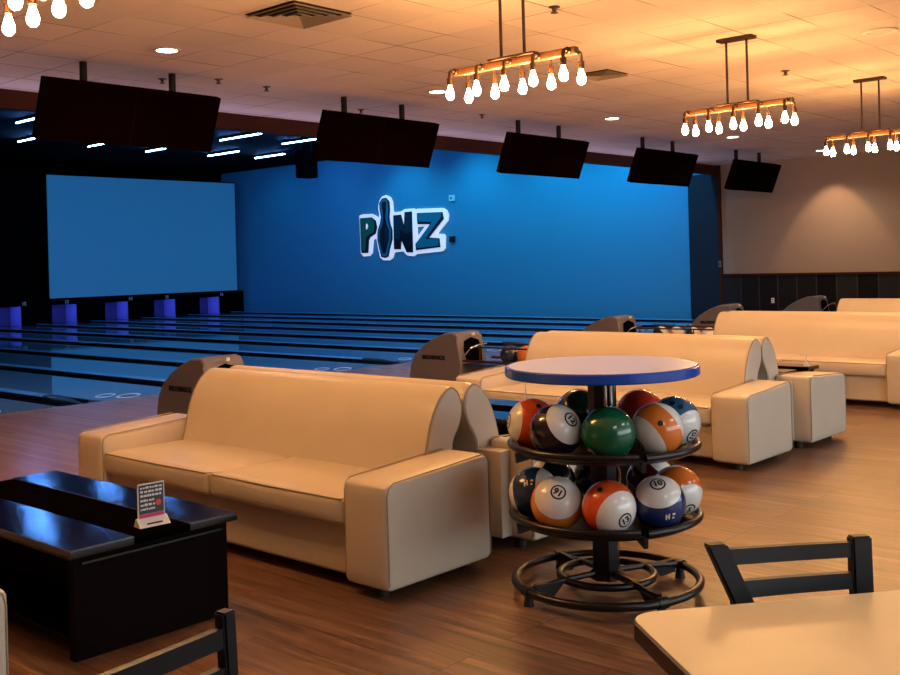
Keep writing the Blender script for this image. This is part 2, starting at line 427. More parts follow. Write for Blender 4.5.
# lanes
ORD = ['nearest the camera', 'second from the camera', 'third from the camera', 'fourth from the camera', 'fifth from the camera', 'fifth from the blue wall', 'fourth from the blue wall',
       'third from the blue wall', 'second from the blue wall', 'nearest the blue wall']
def ring_pts(cx, cy, rx, ry, rot, n=28):
    return [Vector((cx+rx*math.cos(a)*math.cos(rot)-ry*math.sin(a)*math.sin(rot), cy+rx*math.cos(a)*math.sin(rot)+ry*math.sin(a)*math.cos(rot), 0)) for a in [2*PI*i/n for i in range(n)]]
def flat_ring(mb, cx, cy, rx, ry, rot, wd, z):
    A = ring_pts(cx, cy, rx, ry, rot); B = ring_pts(cx, cy, rx-wd, ry-wd, rot); n = len(A)
    va = [mb.bm.verts.new((p.x, p.y, z)) for p in A]; vb = [mb.bm.verts.new((p.x, p.y, z)) for p in B]
    for i in range(n): mb.bm.faces.new((va[i], va[(i+1) % n], vb[(i+1) % n], vb[i]))
lanes = [c for c in LC]
for i, c in enumerate(lanes):
    t = thing('bowling_lane', 'glossy blue lit bowling lane, ' + ORD[i], 'bowling lane', (c, FOUL, 0), 0, 'bowling lanes')
    MB().box(-.565, .565, 0, PITY-FOUL-.06, -.119, 0, .004, 1).build('lane_surface', M['lane'], t)
    mk = MB()
    for (px, py, ra, rb, wa, wb) in ((-.29, .44, .105, .20, .020, .09), (-.15, .17, .125, .24, .022, .10)):
        n = 28; ea = (.669, -.743); eb = (.743, .669); va = []; vb = []
        for q in range(n):
            c_, s_ = math.cos(2*PI*q/n), math.sin(2*PI*q/n)
            va.append(mk.bm.verts.new((px+ea[0]*ra*c_+eb[0]*rb*s_, py+ea[1]*ra*c_+eb[1]*rb*s_, .003)))
            vb.append(mk.bm.verts.new((px+ea[0]*(ra-wa)*c_+eb[0]*(rb-wb)*s_, py+ea[1]*(ra-wa)*c_+eb[1]*(rb-wb)*s_, .003)))
        for q in range(n): mk.bm.faces.new((va[q], va[(q+1) % n], vb[(q+1) % n], vb[q]))
    mk.build('lane_inlay', M['mark'], t, smooth=False)
for i, x in enumerate(DV):
    nm = 'rounded dark lane divider with a tapered end, ' + (['first and nearest to the camera', 'second, its tip by the left photo edge', 'third, its tip behind the nearest sofa', 'fourth, behind the nearest ball return hood', 'fifth', 'sixth', 'seventh', 'fourth from the blue wall', 'third from the blue wall', 'second from the blue wall', 'along the blue wall'][i])
    if i in (4, 5, 6): nm += ' from the camera side'
    t = thing('lane_divider', nm, 'lane divider', (x, FOUL, 0), 0, 'dividers between the lanes')
    L = PITY-FOUL-.08
    prof = [(-.07, -.119), (-.07, .035), (-.05, .055), (.05, .055), (.07, .035), (.07, -.119)]
    prof = [(a, b*.9 if b > 0 else b) for a, b in prof]
    low = [(-.066, -.119), (-.066, .034), (.066, .034), (.066, -.119)]
    lid = [(-.070, .034), (-.066, .042), (-.045, .048), (.045, .048), (.066, .042), (.070, .034)]
    MB().loft([[(px, .75, pz) for px, pz in low], [(px, L, pz) for px, pz in low]]).build('divider_base', M['cap_side'], t)
    MB().loft([[(px, .75, pz) for px, pz in lid], [(px, L, pz) for px, pz in lid]]).build('divider_cap', M['cap'], t)
    mb = MB(); mb.loft([[(px*.25, .0, min(pz, .004)) for px, pz in prof], [(px*1.5, .45, pz*.8 if pz > 0 else pz) for px, pz in prof], [(px*1.02, .75, pz*1.06 if pz > 0 else pz) for px, pz in prof]])
    mb.build('tapered_end', M['black_plastic'], t)
    for sx in (-1, 1):
        g = MB(); gp = []
        for k in range(9):
            a = PI*k/8; gp.append((sx*.163+.09*math.cos(a), -.008-.09*math.sin(a)))
        gp2 = [(a, b-.008) for a, b in reversed(gp)]
        g.loft([[(px, .3, pz) for px, pz in gp+gp2], [(px, L, pz) for px, pz in gp+gp2]]); g.build('gutter', M['gutter'], t)

# LED tubes under the lane ceiling
tubes = [(10.1, 20.5, 1.1), (11.55, 23.5, 1.0), (13.33, 23.5, 1.0), (15.07, 23.65, 1.1), (15.2, 20.3, 1.6), (17.0, 23.5, 1.4), (18.43, 23.3, 1.3), (16.92, 20.15, 1.4)]
tl = ['at the far left over the black screen, nearer row', 'low at the left under the first monitor', 'under the middle of the first monitor', 'under the right half of the first monitor', 'brightest, right of the first monitor', 'just right of the blue screen top', 'nearest to the blue wall in the far row', 'beside the hanging projector']
for i, (x, y, L) in enumerate(tubes):
    lab = 'slim blue white ceiling tube, ' + tl[i]
    t = thing('tube_light', lab, 'tube light', (x, y, 4.6), 0, 'tube lights above the lanes')
    MB().cyl((0, -L/2, -.03), (0, L/2, -.03), .013, seg=12).build('tube', M['led'], t)
    MB().box(-.02, .02, -L/2-.02, L/2+.02, -.012, .05).build('housing', M['black'], t, smooth=False)

# wash lights over the blue wall; added blue fill over the lanes behind header
def spot(name, loc, tgt, energy, col, size, blend=.6, rad=.08):
    li = bpy.data.lights.new(name, 'SPOT'); li.energy = energy; li.color = col; li.spot_size = math.radians(size); li.spot_blend = blend; li.shadow_soft_size = rad
    o = bpy.data.objects.new(name, li); COL.objects.link(o); o.location = loc
    o.rotation_euler = (Vector(tgt)-Vector(loc)).to_track_quat('-Z', 'Y').to_euler(); return o
for y in (13.3, 15.4, 17.8, 20.4, 23.2, 26.):
    spot('wall_washer', (19.5, y, 4.55), (21.1, y, 1.9), (215 if y < 19 else 150 if y < 22 else 24), (.03, .58, 1.), 120, 1.)
for x in (4.5, 9.5, 14.5, 19.):
    li = bpy.data.lights.new('lane_fill', 'AREA'); li.shape = 'RECTANGLE'; li.size = 3.; li.size_y = .3; li.energy = 110; li.color = (.06, .42, 1.)
    o = bpy.data.objects.new('lane_fill', li); COL.objects.link(o); o.location = (x, 11.35, 4.4)
    o.rotation_euler = (math.radians(28), 0, 0)

# ------------------------------------------------------------------ ceiling fittings
for i, (x, lab) in enumerate(((5.30, 'lit round recessed downlight left of the square vent'), (8.9, 'lit recessed downlight at the left end of the middle bulb pendant'), (12.55, 'lit recessed downlight between the third and fourth monitors'),
                              (16.2, 'lit recessed downlight under the second full pendant'), (19.85, 'lit recessed downlight left of the farthest pendant'))):
    t = thing('downlight', lab, 'downlight', (x+.03, 8.17, CZ), 0, 'lit recessed downlights')
    MB().lathe([(.105, 0), (.125, -.004), (.125, -.012), (.095, -.012), (.095, 0)]).build('trim_ring', M['white_trim'], t)
    MB().lathe([(0, -.008), (.094, -.008), (.094, -.002)]).build('lens', M['downlight'], t)
t = thing('downlight', 'unlit round ceiling fitting at the upper right', 'downlight', (9.67, 3.40, CZ))
MB().lathe([(.12, 0), (.15, -.006), (.15, -.014), (.115, -.014), (.11, 0)]).build('trim_ring', M['white_trim'], t)
MB().lathe([(0, -.006), (.112, -.006), (.112, -.001)]).build('lens', M['ceiling'], t)
def vent(x, y, s, lab):
    t = thing('ceiling_vent', lab, 'vent', (x, y, CZ), 0)
    MB().box(-s, s, -s, s, -.006, -.001).build('backing', M['vent_dark'], t, smooth=False)
    for k in range(4):
        a = s*(1-.25*k); b = a-.028; z = -.012-.004*k
        m = MB()
        for sx, sy in ((1, 0), (-1, 0), (0, 1), (0, -1)):
            z0, z1 = -.004, -.026
            if sx: m.loft([[(sx*b, -b, z0), (sx*a, -a, z1), (sx*a, a, z1), (sx*b, b, z0)], [(sx*b, -b, z0-.003), (sx*a, -a, z1-.003), (sx*a, a, z1-.003), (sx*b, b, z0-.003)]])
            else: m.loft([[(-b, sy*b, z0), (-a, sy*a, z1), (a, sy*a, z1), (b, sy*b, z0)], [(-b, sy*b, z0-.003), (-a, sy*a, z1-.003), (a, sy*a, z1-.003), (b, sy*b, z0-.003)]])
        m.build('louvre', M['vent'], t, smooth=False)
vent(5.35, 6.35, .295, 'square metal air vent in the ceiling at top left')
vent(9.5, 6.28, .2, 'square air vent behind the right end of the middle pendant')
for x, y, lab in ((6.1, 9.45, 'small sprinkler head above the left twin monitor'), (6.55, 9.1, 'small sprinkler head just right of the left twin monitor'), (7.22, 9.15, 'small sprinkler head between the first and second monitors'),
                  (6.7, 4.86, 'small dark sprinkler head above the middle pendant'), (10.8, 9.08, 'small sprinkler head left of the third monitor'), (10.93, 4.86, 'small dark sprinkler head right of the tall pendant rods'),
                  (9.2, 9.75, 'small round sprinkler head between the poles of the second monitor')):
    t = thing('ceiling_sprinkler', lab, 'sprinkler', (x, y, CZ+.004), 0)
    MB().lathe([(0, 0), (.045, 0), (.045, -.01), (.02, -.014), (.014, -.045), (0, -.045)], seg=16).build('body', M['bronze'], t)
    MB().lathe([(0, -.05), (.03, -.05), (.03, -.055), (0, -.055)], seg=12).build('deflector', M['bronze'], t)

# pendants
def pendant(x, lab):
    t = thing('pendant_lamp', lab, 'pendant lamp', (x, 4.42, CZ), 0, 'industrial bulb pendants')
    MB().box(-.06, .06, -.175, .175, -.03, 0, .008, 2).build('canopy', M['bronze'], t)
    zb = -.64
    for y in (-.10, .10):
        MB().cyl((0, y, -.03), (0, y, zb+.02), .011, seg=10).build('rod', M['bronze'], t)
    MB().box(-.028, .028, -.53, .53, zb-.026, zb+.026, .012, 2).build('beam', M['beam'], t)
    MB().box(-.036, .036, -.20, .20, zb+.026, zb+.044, .004, 1).build('mounting_bar', M['bronze'], t)
    for s in (-1, 1):
        for k in range(5):
            y = -.49+.245*k + (0.0 if s < 0 else -.0)
            a = MB(); a.tube([(s*.02, y, zb), (s*.085, y, zb), (s*.095, y, zb-.008), (s*.10, y, zb-.03), (s*.10, y, zb-.06)], .013, 8)
            a.cyl((s*.04, y, zb), (s*.055, y, zb), .022, seg=10); a.cyl((s*.10, y, zb-.055), (s*.10, y, zb-.105), .021, seg=12)
            arm = a.build('lamp_arm', M['bronze'], t)
            b = MB().lathe([(.011, 0), (.013, -.010), (.020, -.030), (.028, -.056), (.030, -.070), (.025, -.090), (.014, -.101), (0, -.104)], (s*.10, y, zb-.105), 12)
            b.build('bulb', M['bulb'], arm)
    return t
pendant(2.23, 'industrial bulb pendant cut off at the top left corner')
pendant(5.60, 'industrial bulb pendant hanging above the near sofa, middle of photo')
pendant(8.90, 'industrial bulb pendant with visible canopy, second from the right')
pendant(12.2, 'industrial bulb pendant farthest right and smallest')

# scoring monitors
def monitor(x, lab):
    t = thing('scoring_monitor', lab, 'monitor', (x, 9.0, 2.92), 0, 'twin monitors hung from the ceiling')
    rot = Matrix.Rotation(math.radians(21), 3, 'X')    # top edge leans towards the lounge
    hw, hh = .945, .285
    MB().box(-hw, hw, -.03, .05, -hh, hh, .006, 1, rot=rot).build('casing', M['tv_case'], t)
    for s in (-1, 1):
        MB().box(s*hw/2-hw/2+.018, s*hw/2+hw/2-.018, -.036, -.02, -hh+.018, hh-.018, .002, 1, rot=rot).build('screen', M['tv_panel'], t)
    for px in (-.42, .55):
        MB().cyl((px, .15, .12), (px, .15, CZ-2.92), .035, seg=14).build('ceiling_pole', M['pole'], t)
        MB().box(px-.05, px+.05, .02, .19, -.05, .15, .008, 1).build('bracket', M['pole'], t)
for k, lab in enumerate(('twin black monitor nearest and largest, at upper left', 'twin black monitor left of the pendant, above the wall sign', 'twin black monitor third from the left', 'twin black monitor fourth from the left at the end of the blue wall', 'twin black monitor smallest and farthest, against the tan wall')):
    monitor(5.47+3.31*k, lab)

# hanging projector
t = thing('projector', 'black box projector hanging above the lanes beside the second monitor', 'projector', (11.45, 13.5, 2.92))
MB().box(-.15, .15, -.12, .12, 0, .46, .02, 2).build('body', M['black'], t)
for sx in (-.12, .12):
    MB().cyl((sx, 0, .46), (sx, 0, 4.65-2.92), .008, seg=8).build('hanger_rod', M['pole'], t)
MB().cyl((0, -.12, .25), (0, -.16, .25), .06, seg=16).build('lens', M['tv_panel'], t)

# ------------------------------------------------------------------ sofas
def rounded(prof, k=1):
    for _ in range(k):
        q = []
        for i in range(len(prof)):
            a, b = Vector(prof[i]), Vector(prof[(i+1) % len(prof)])
            q += [tuple(a*.75+b*.25), tuple(a*.25+b*.75)]
        prof = q
    return prof
def soft_block(mb, x0, x1, y0, y1, z0, z1, bev, bulge=.012, slope=0.):
    """leather block with rounded edges and gently swelling faces"""
    b2 = MB(); b2.box(x0, x1, y0, y1, z0, z1)
    bmesh.ops.subdivide_edges(b2.bm, edges=b2.bm.edges[:], cuts=7, use_grid_fill=True)
    cx, cy, cz = (x0+x1)/2, (y0+y1)/2, (z0+z1)/2; hx, hy, hz = (x1-x0)/2, (y1-y0)/2, (z1-z0)/2
    for v in b2.bm.verts:
        u = [(v.co.x-cx)/hx, (v.co.y-cy)/hy, (v.co.z-cz)/hz]
        # pull grid lines towards the edges so the rounding stays tight
        h = [hx, hy, hz]; p = []
        for i in range(3):
            s = math.copysign(1, u[i]); a = abs(u[i])
            if a > .99: p.append(s*h[i])
            else:
                a = 1-(1-a)**1.7; p.append(s*a*h[i])
        q = [max(-h[i]+bev, min(h[i]-bev, p[i])) for i in range(3)]
        d = Vector(p)-Vector(q)
        w = Vector(q)+(d.normalized()*bev if d.length > 1e-6 else Vector())
        n = d.normalized() if d.length > 1e-6 else Vector()
        un = [w[i]/h[i] for i in range(3)]
        f = 1
        for i in range(3):
            if abs(n[i]) < .9: f *= max(0, 1-un[i]**2)
        w += n*bulge*f
        v.co = Vector((cx, cy, cz))+w
        v.co.z += slope*(w.x/hx)*max(0, w.z/hz)
    me = bpy.data.meshes.new('t'); b2.bm.to_mesh(me); b2.bm.free(); mb.bm.from_mesh(me); bpy.data.meshes.remove(me)
    return mb
BACK = [(.50, .38), (.53, .47), (.555, .58), (.59, .68), (.64, .76), (.70, .812), (.75, .825), (.795, .79), (.815, .73), (.815, .68), (.79, .62), (.75, .57), (.73, .52), (.73, .38)]
def sofa(lab, loc, rz, group):
    AL = .64 if rz else .665
    t = thing('leather_sofa', lab, 'sofa', loc, rz, group)
    MB().box(.05, .72, -1.02, 1.02, .055, .30, .02, 3).build('base', M['leather'], t)
    MB().box(.56, .73, -1.15, 1.15, .06, .49, .01, 2).build('rear_frame', M['leather'], t)
    for s in (-1, 1):
        a = soft_block(MB(), -.006, AL+.01, s*1.145-.138, s*1.145+.138, .045, .515, .030, .008, .018).build('arm', M['leather'], t, ang=60)
        for sy in (-1, 1):
            p = MB(); yy = s*1.145+sy*.122
            yy = s*1.145+sy*.132; p.tube([(.006, yy, .07), (.005, yy, .45), (.014, yy, .483), (.04, yy, .500), (AL-.04, yy, .534), (AL-.01, yy, .520), (AL+.002, yy, .49), (AL+.002, yy, .07)], .0036, 6)
            p.build('piping', M['seam'], a)
    for s in (-1, 1):
        c = soft_block(MB(), .0, .57, s*.505-.50, s*.505+.50, .285, .412, .026, .012).build('seat_cushion', M['leather'], t, ang=60)
        for zz in (.306, .402): MB().tube([(.03, s*.505-.495, zz), (.004, s*.505-.475, zz), (-.004, s*.505, zz), (.004, s*.505+.475, zz), (.03, s*.505+.495, zz)], .004, 6).build('piping', M['seam'], c)
    pr = rounded(BACK, 1)
    cx = sum(p[0] for p in pr)/len(pr); cz = sum(p[1] for p in pr)/len(pr)
    Y0, Y1 = -1.0, 1.0
    rings = []
    for y, k in ((Y0, .84), (Y0+.008, .93), (Y0+.025, .985), (Y0+.05, 1), (Y0+.6, 1.005), (0, 1.01), (Y1-.6, 1.005), (Y1-.05, 1), (Y1-.025, .985), (Y1-.008, .93), (Y1, .84)):
        rings.append([(cx+(px-cx)*k, y, cz+(pz-cz)*k) for px, pz in pr])
    b = MB().loft(rings).build('backrest', M['leather'], t, ang=50)
    for y in (Y0+.012, Y1-.012):
        pts = [(cx+(px-cx)*.955, y, cz+(pz-cz)*.955) for px, pz in pr]
        MB().tube(pts, .005, 6, closed=True).build('piping', M['seam'], b)
    for fx in (.08, .60):
        for fy in (-1.16, 1.16):
            MB().cyl((fx, fy, 0), (fx, fy, .056), .03, .035, seg=12).build('foot', M['rubber'], t)
    return t
SY = 4.42
sofa('cream leather sofa nearest the camera, seat towards the dark table with the sign', (3.05, SY, 0), 0, 'cream leather sofas in back to back pairs')
sofa('cream leather sofa backing onto the nearest sofa, its arm behind the ball rack', (4.69, SY, 0), PI, 'cream leather sofas in back to back pairs')
sofa('cream leather sofa directly behind the round table top', (6.35, SY, 0), 0, 'cream leather sofas in back to back pairs')
sofa('cream leather sofa whose block arm stands right of the one behind the round table', (7.99, SY, 0), PI, 'cream leather sofas in back to back pairs')
sofa('cream leather sofa at the right with its arm on the photo edge', (9.62, SY, 0), 0, 'cream leather sofas in back to back pairs')
sofa('cream leather sofa seen as a thin strip behind the right edge sofa', (11.29, SY, 0), PI, 'cream leather sofas in back to back pairs')
sofa('farthest cream leather sofa, only its back showing at upper right', (12.95, SY, 0), 0, 'cream leather sofas in back to back pairs')
sofa('cream leather sofa of which only a sliver of arm shows at the left photo edge', (1.40, SY-.085, 0), PI, 'cream leather sofas in back to back pairs')

# ------------------------------------------------------------------ coffee tables
def coffee(x0, lab, y0=3.56):
    t = thing('coffee_table', lab, 'coffee table', (x0, y0, 0), 0, 'dark coffee tables between the sofas')
    W, L, h = .74, 1.53, .42
    MB().box(.51, W, 0, L, h-.035, h, .006, 2).build('top_board', M['mahogany_top'], t)
    MB().box(0, .265, 0, L, h-.035, h, .006, 2).build('top_board', M['mahogany_top'], t)
    MB().box(.263, .512, .002, L-.002, h-.034, h-.005, .002, 1).build('inset_panel', M['inset'], t)
    for y in (.035, L-.075):
        MB().box(.03, W-.03, y, y+.04, .0, h-.034, .004, 1).build('end_panel', M['mahogany'], t)
    MB().box(.35, .38, .07, L-.07, .04, h-.034, .002, 1).build('centre_panel', M['mahogany'], t)
    MB().box(.05, W-.05, .07, L-.07, .04, .07, .003, 1).build('shelf', M['mahogany'], t)
    MB().box(.06, W-.06, .022, .036, h-.068, h-.055, .002, 1).build('end_moulding', M['mahogany_top'], t)
coffee(1.86, 'dark glossy coffee table at the left with the poster sign on its corner')
coffee(5.16, 'dark coffee table mostly hidden behind the ball rack')
coffee(8.46, 'dark coffee table between the block arm and the right edge sofa', 3.85)
def sign(loc, rz, lab):
    t = thing('table_sign', lab, 'sign', loc, rz, 'little poster signs on the coffee tables')
    w = .057
    MB().prism([(-w-.008, -.035, 0), (-w-.008, .02, 0), (-w-.008, .004, .032), (-w-.008, -.004, .032)], (2*w+.016, 0, 0)).build('sign_base', M['card_white'], t, smooth=False)
    c = MB().box(-w, w, -.003, .003, .03, .165).build('poster', M['card_white'], t, smooth=False)
    MB().box(-w+.004, w-.004, -.0045, -.002, .047, .161).build('print_ground', M['card_dark'], c, smooth=False)
    MB().box(-w+.004, w-.004, -.0052, -.003, .032, .046).build('pink_band', M['card_pink'], c, smooth=False)
    MB().lathe([(0, 0), (.012, 0), (.012, .002), (0, .002)], seg=10).build('red_mark', M['card_red'], c).matrix_basis = Matrix.Translation((.03, -.004, .085)) @ Matrix.Rotation(PI/2, 4, 'X')
    rnd = random.Random(4); pm = MB()
    for z, hh in ((.150, .008), (.135, .010), (.119, .010), (.100, .009), (.083, .010), (.066, .009)):
        x = -w+.010
        while x < w-.016:
            wd = rnd.uniform(.006, .014)
            if not (x > .012 and z < .11): pm.box(x, x+wd, -.0055, -.004, z-hh/2, z+hh/2*rnd.uniform(.4, 1))
            x += wd+rnd.uniform(.002, .006)
    pm.build('print_marks', M['card_white'], c, smooth=False)
    MB().box(-.035, .03, -.0335, -.031, .010, .016, rot=Matrix.Rotation(math.radians(-0), 3, 'X')).build('base_print', M['card_dark'], t, smooth=False)
sign((2.262, 3.665, .4205), math.radians(-4), 'small poster sign standing on the near coffee table corner')
sign((5.74, 4.50, .4205), math.radians(37), 'small sign seen edge on left of the round table top')
sign((9.10, 3.93, .4205), math.radians(23), 'small dark sign standing near the block arm at the right')

# ------------------------------------------------------------------ ball rack table
BX, BY = 3.75, 2.524
t = thing('ball_rack_table', 'round white table with blue edge on a two tier black ball rack', 'ball rack', (BX, BY, 0))
MB().lathe([(0, .972), (.398, .972), (.398, .965), (.398, .95), (0, .95)], seg=64).build('tabletop', M['white_top'], t)
MB().lathe([(.396, .971), (.407, .971), (.413, .966), (.413, .934), (.407, .928), (.37, .928), (.37, .950), (.396, .950)], seg=64).build('edge_band', M['blue_edge'], t)
MB().lathe([(0, .950), (.39, .950), (.39, .935), (0, .935)], seg=48).build('underside', M['black_wood'], t)
MB().lathe([(.0, .935), (.10, .935), (.10, .915), (.062, .905), (.058, .10), (.075, .085), (.075, .06), (0, .06)], seg=8).build('column', M['rack_black'], t, ang=20)
for a in (3.95, 4.35):
    MB().cyl((.062*math.cos(a), .062*math.sin(a), .64), (.062*math.cos(a), .062*math.sin(a), .90), .008, seg=8).build('column_rib', M['chrome'], t)
def arc(R, z, a0, a1, n=40):
    return [(R*math.cos(a0+(a1-a0)*i/n), R*math.sin(a0+(a1-a0)*i/n), z) for i in range(n+1)]
ca = math.atan2(-BY, -BX)     # towards the camera
for zt in (.608, .312):
    tr = MB().lathe([(.05, 0), (.375, .0), (.388, .012), (.388, .018), (.37, .008), (.05, .008)], (0, 0, zt), 56).build('tray', M['rack_black'], t)
    MB().tube(arc(.396, zt+.028, ca+.42, ca+.38+PI, 40), .016, 10).build('tray_rim', M['rack_black'], tr)
    MB().tube(arc(.396, zt+.034, ca+.34, ca+.44-PI, 40), .016, 10).build('tray_rim', M['rack_black'], tr)
    for da in (.38, .38+PI, .38+PI/2, .38-PI/2):
        a = ca+da; b = MB()
        d = Vector((math.cos(a), math.sin(a), 0)); n = Vector((-d.y, d.x, 0))*.018
        b.prism([tuple(d*.30+Vector((0, 0, zt-.002))), tuple(d*.40+Vector((0, 0, zt+.012))), tuple(d*.395+Vector((0, 0, zt-.03))), tuple(d*.35+Vector((0, 0, zt-.02)))], n)
        b.build('tray_bracket', M['rack_black'], tr)
base = MB().tube(arc(.390, .058, 0, 2*PI, 64)[:-1], .018, 12, closed=True).build('base_ring', M['rack_black'], t)
MB().tube(arc(.20, .075, 0, 2*PI, 48)[:-1], .016, 12, closed=True).build('base_ring', M['rack_black'], t)
for k in range(4):
    a = ca+.38+PI/2*k+.2; d = Vector((math.cos(a), math.sin(a), 0)); p = Vector((-d.y, d.x, 0))
    b = MB(); b.tube([tuple(d*.06+Vector((0, 0, .085))), tuple(d*.2+Vector((0, 0, .08))), tuple(d*.39+Vector((0, 0, .062)))], .013, 8)
    b.prism([tuple(d*.22+Vector((0, 0, .08))), tuple(d*.36+Vector((0, 0, .085))), tuple(d*.36+Vector((0, 0, .03))), tuple(d*.28+Vector((0, 0, .02)))], tuple(p*.02))
    b.build('base_spoke', M['rack_black'], t)
    MB().cyl(tuple(d*.385+Vector((0, 0, 0))), tuple(d*.385+Vector((0, 0, .05))), .022, .016, seg=12).build('foot', M['rubber'], t)
    MB().tube([tuple(d*.387+p*s*.022+Vector((0, 0, .058)) ) for s in (-1, 1)], .024, 10).build('ring_clamp', M['rack_black'], t)

WHITE = (.84, .82, .77); ORANGE = (.82, .22, .03); REDOR = (.75, .095, .02); NAVY = (.012, .035, .14); BLACKB = (.012, .010, .012)
R_B = .108
cam_r = Vector((.669, -.743, 0)); cam_t = Vector((-.83, -.558, 0)).normalized()
ball_i = [0]
def numbers_on(o, txt, m_ring, m_txt, twist, rr=.032, size=.038, disc=False):
    """numeral in a ring, wrapped on the ball round its +Z pole"""
    def wrap(bm, k):
        for v in bm.verts:
            x, y = v.co.x, v.co.y; c, s = math.cos(twist), math.sin(twist); x, y = x*c-y*s, x*s+y*c
            d = math.hypot(x, y)
            if d < 1e-7: v.co = (0, 0, R_B*k); continue
            a = d/R_B; v.co = Vector((x/d*math.sin(a), y/d*math.sin(a), math.cos(a)))*R_B*k
    if disc:
        mb = MB(); rings = []
        n = 24
        for r in (0.0001, rr*.5, rr): rings.append([(r*math.cos(2*PI*i/n), r*math.sin(2*PI*i/n), 0) for i in range(n)])
        mb.loft(rings, cap=False); wrap(mb.bm, 1.003); mb.build('number_disc', M['ball_white'], o)
    mb = MB(); n = 32; A = []; B = []
    for i in range(n):
        a = 2*PI*i/n
        A.append((rr*math.cos(a), rr*math.sin(a), 0)); B.append((rr*.78*math.cos(a), rr*.78*math.sin(a), 0))
    va = [mb.bm.verts.new(p) for p in A]; vb = [mb.bm.verts.new(p) for p in B]
    for i in range(n): mb.bm.faces.new((va[i], va[(i+1) % n], vb[(i+1) % n], vb[i]))
    wrap(mb.bm, 1.006); mb.build('number_ring', m_ring, o)
    mb = MB(); mb.bm.free(); mb.bm = text_bm(txt, size, .0018)
    bmesh.ops.triangulate(mb.bm, faces=mb.bm.faces[:])
    for _ in range(2):
        le = [e for e in mb.bm.edges if e.calc_length() > .006]
        if le: bmesh.ops.subdivide_edges(mb.bm, edges=le, cuts=1)
    bmesh.ops.triangulate(mb.bm, faces=mb.bm.faces[:])
    wrap(mb.bm, 1.010); mb.build('number', m_txt, o, smooth=False)
M['ball_white'] = mat('ball_white_print', (.8, .77, .7), .3)
def ball(lab, pos, material, pole=(0, .7, .7), txt=None, twist=0., holes=(), group=None, disc=False, marks=None):
    """pole in viewer terms: (right, up, towards the viewer)"""
    mb = MB().sphere((0, 0, 0), R_B, 40, 24)
    o = mb.build('bowling_ball', material, None, ang=80)
    tag(o, lab, 'bowling ball', group)
    vt = (Vector((0, 0, H))-Vector(pos)).normalized(); vr = Vector((0, 0, 1)).cross(vt).normalized(); vu = vt.cross(vr)
    view = lambda q: (vr*q[0]+vu*q[1]+vt*q[2]).normalized()
    z = view(pole)
    x = vr-z*vr.dot(z)
    if x.length < .1: x = Vector((0, 0, 1)).cross(z)
    x.normalize(); y = z.cross(x)
    mt = Matrix((x, y, z)).transposed().to_4x4(); mt.translation = pos; o.matrix_world = mt
    if txt: numbers_on(o, txt, M['ink'], M['ink'], twist, disc=disc)
    inv = mt.to_3x3().inverted()
    for h in holes:
        d = inv @ view(h)
        MB().cyl(d*(R_B-.010), d*(R_B+.0009), .0115, seg=14).build('finger_hole', M['ink'], o)
    if marks:
        d = inv @ view(marks)
        xx = (inv @ cam_r).normalized(); xx = (xx-d*xx.dot(d)).normalized(); yy = d.cross(xx)
        mm = MB()
        for i, (dx, dy, wx, wy) in enumerate(((-.018, .0, .003, .012), (-.006, .002, .003, .012), (-.012, .001, .008, .003), (.014, .010, .006, .004), (.012, -.006, .004, .004))):
            c = (d*R_B+xx*dx+yy*dy).normalized()*R_B*1.0
            mm.prism([tuple((c+xx*a*wx+yy*b*wy).normalized()*(R_B*1.003)) for a, b in ((-1, -1), (1, -1), (1, 1), (-1, 1))], tuple(c.normalized()*.0008))
        mm.build('print_marks', M['ball_white'], o, smooth=False)
    return o
def onrack(ang, zt, R=.302):
    a = ca+math.radians(ang)
    # positive angle = towards the viewer's right
    d = cam_t*math.cos(math.radians(ang))+cam_r_perp*math.sin(math.radians(ang))
    return Vector((BX, BY, zt))+d*R
cam_r_perp = Vector((0, 0, 1)).cross(cam_t); cam_r_perp.normalize()
GU = 'balls on the upper tier of the rack'; GL = 'balls on the lower tier of the rack'
ZU, ZL = .725, .429
b_st = lambda n, band, th: ball_mat(n, band, WHITE, th)
ball('solid green bowling ball, front centre of the upper tier', onrack(4, ZU), ball_mat('green_ball', (.005, .115, .05)), (-.62, -.72, .3), '6', .4, group=GU, disc=True)
ball('white bowling ball numbered 12 with a near black band, upper tier', onrack(-39, ZU), b_st('plum_stripe_ball', (.018, .010, .018), .56), (.58, .42, .68), '12', -.7, group=GU)
ball('cream and red orange bowling ball at the left end of the upper tier', onrack(-82, ZU), b_st('red_stripe_ball', REDOR, .62), (-.93, .12, .25), '11', 1.2, ((.25, .62, .62),), GU)
ball('bright orange banded bowling ball with one big hole showing, upper tier', onrack(46, ZU), b_st('orange_stripe_ball', ORANGE, .42), (-.70, -.56, .38), '13', .5, ((.12, .22, .95),), GU)
ball('blue and white bowling ball at the right end of the upper tier', onrack(89, ZU), b_st('blue_stripe_ball', (.02, .13, .28), .50), (.66, -.55, .5), '10', .8, ((-.06, .62, .62), (.22, .52, .72)), GU)
ball('solid red bowling ball at the back of the upper tier', onrack(146, ZU), ball_mat('red_ball', (.60, .045, .02)), (.5, -.5, -.6), '3', 0, group=GU, disc=True)
ball('dark green bowling ball behind the column on the upper tier', onrack(-160, ZU), ball_mat('dark_green_ball', (.008, .03, .022)), (-.2, .7, -.5), group=GU)
ball('white bowling ball with the upside down number 16 and an orange base', onrack(-40, ZL), b_st('amber_stripe_ball', (.80, .26, .03), .50), (.06, .40, .9), '16', 2.6, group=GL)
ball('white and red orange bowling ball numbered 13, front of the lower tier', onrack(3, ZL), b_st('scarlet_stripe_ball', REDOR, .43), (.58, -.46, .66), '13', .35, ((-.3, .62, .7),), GL)
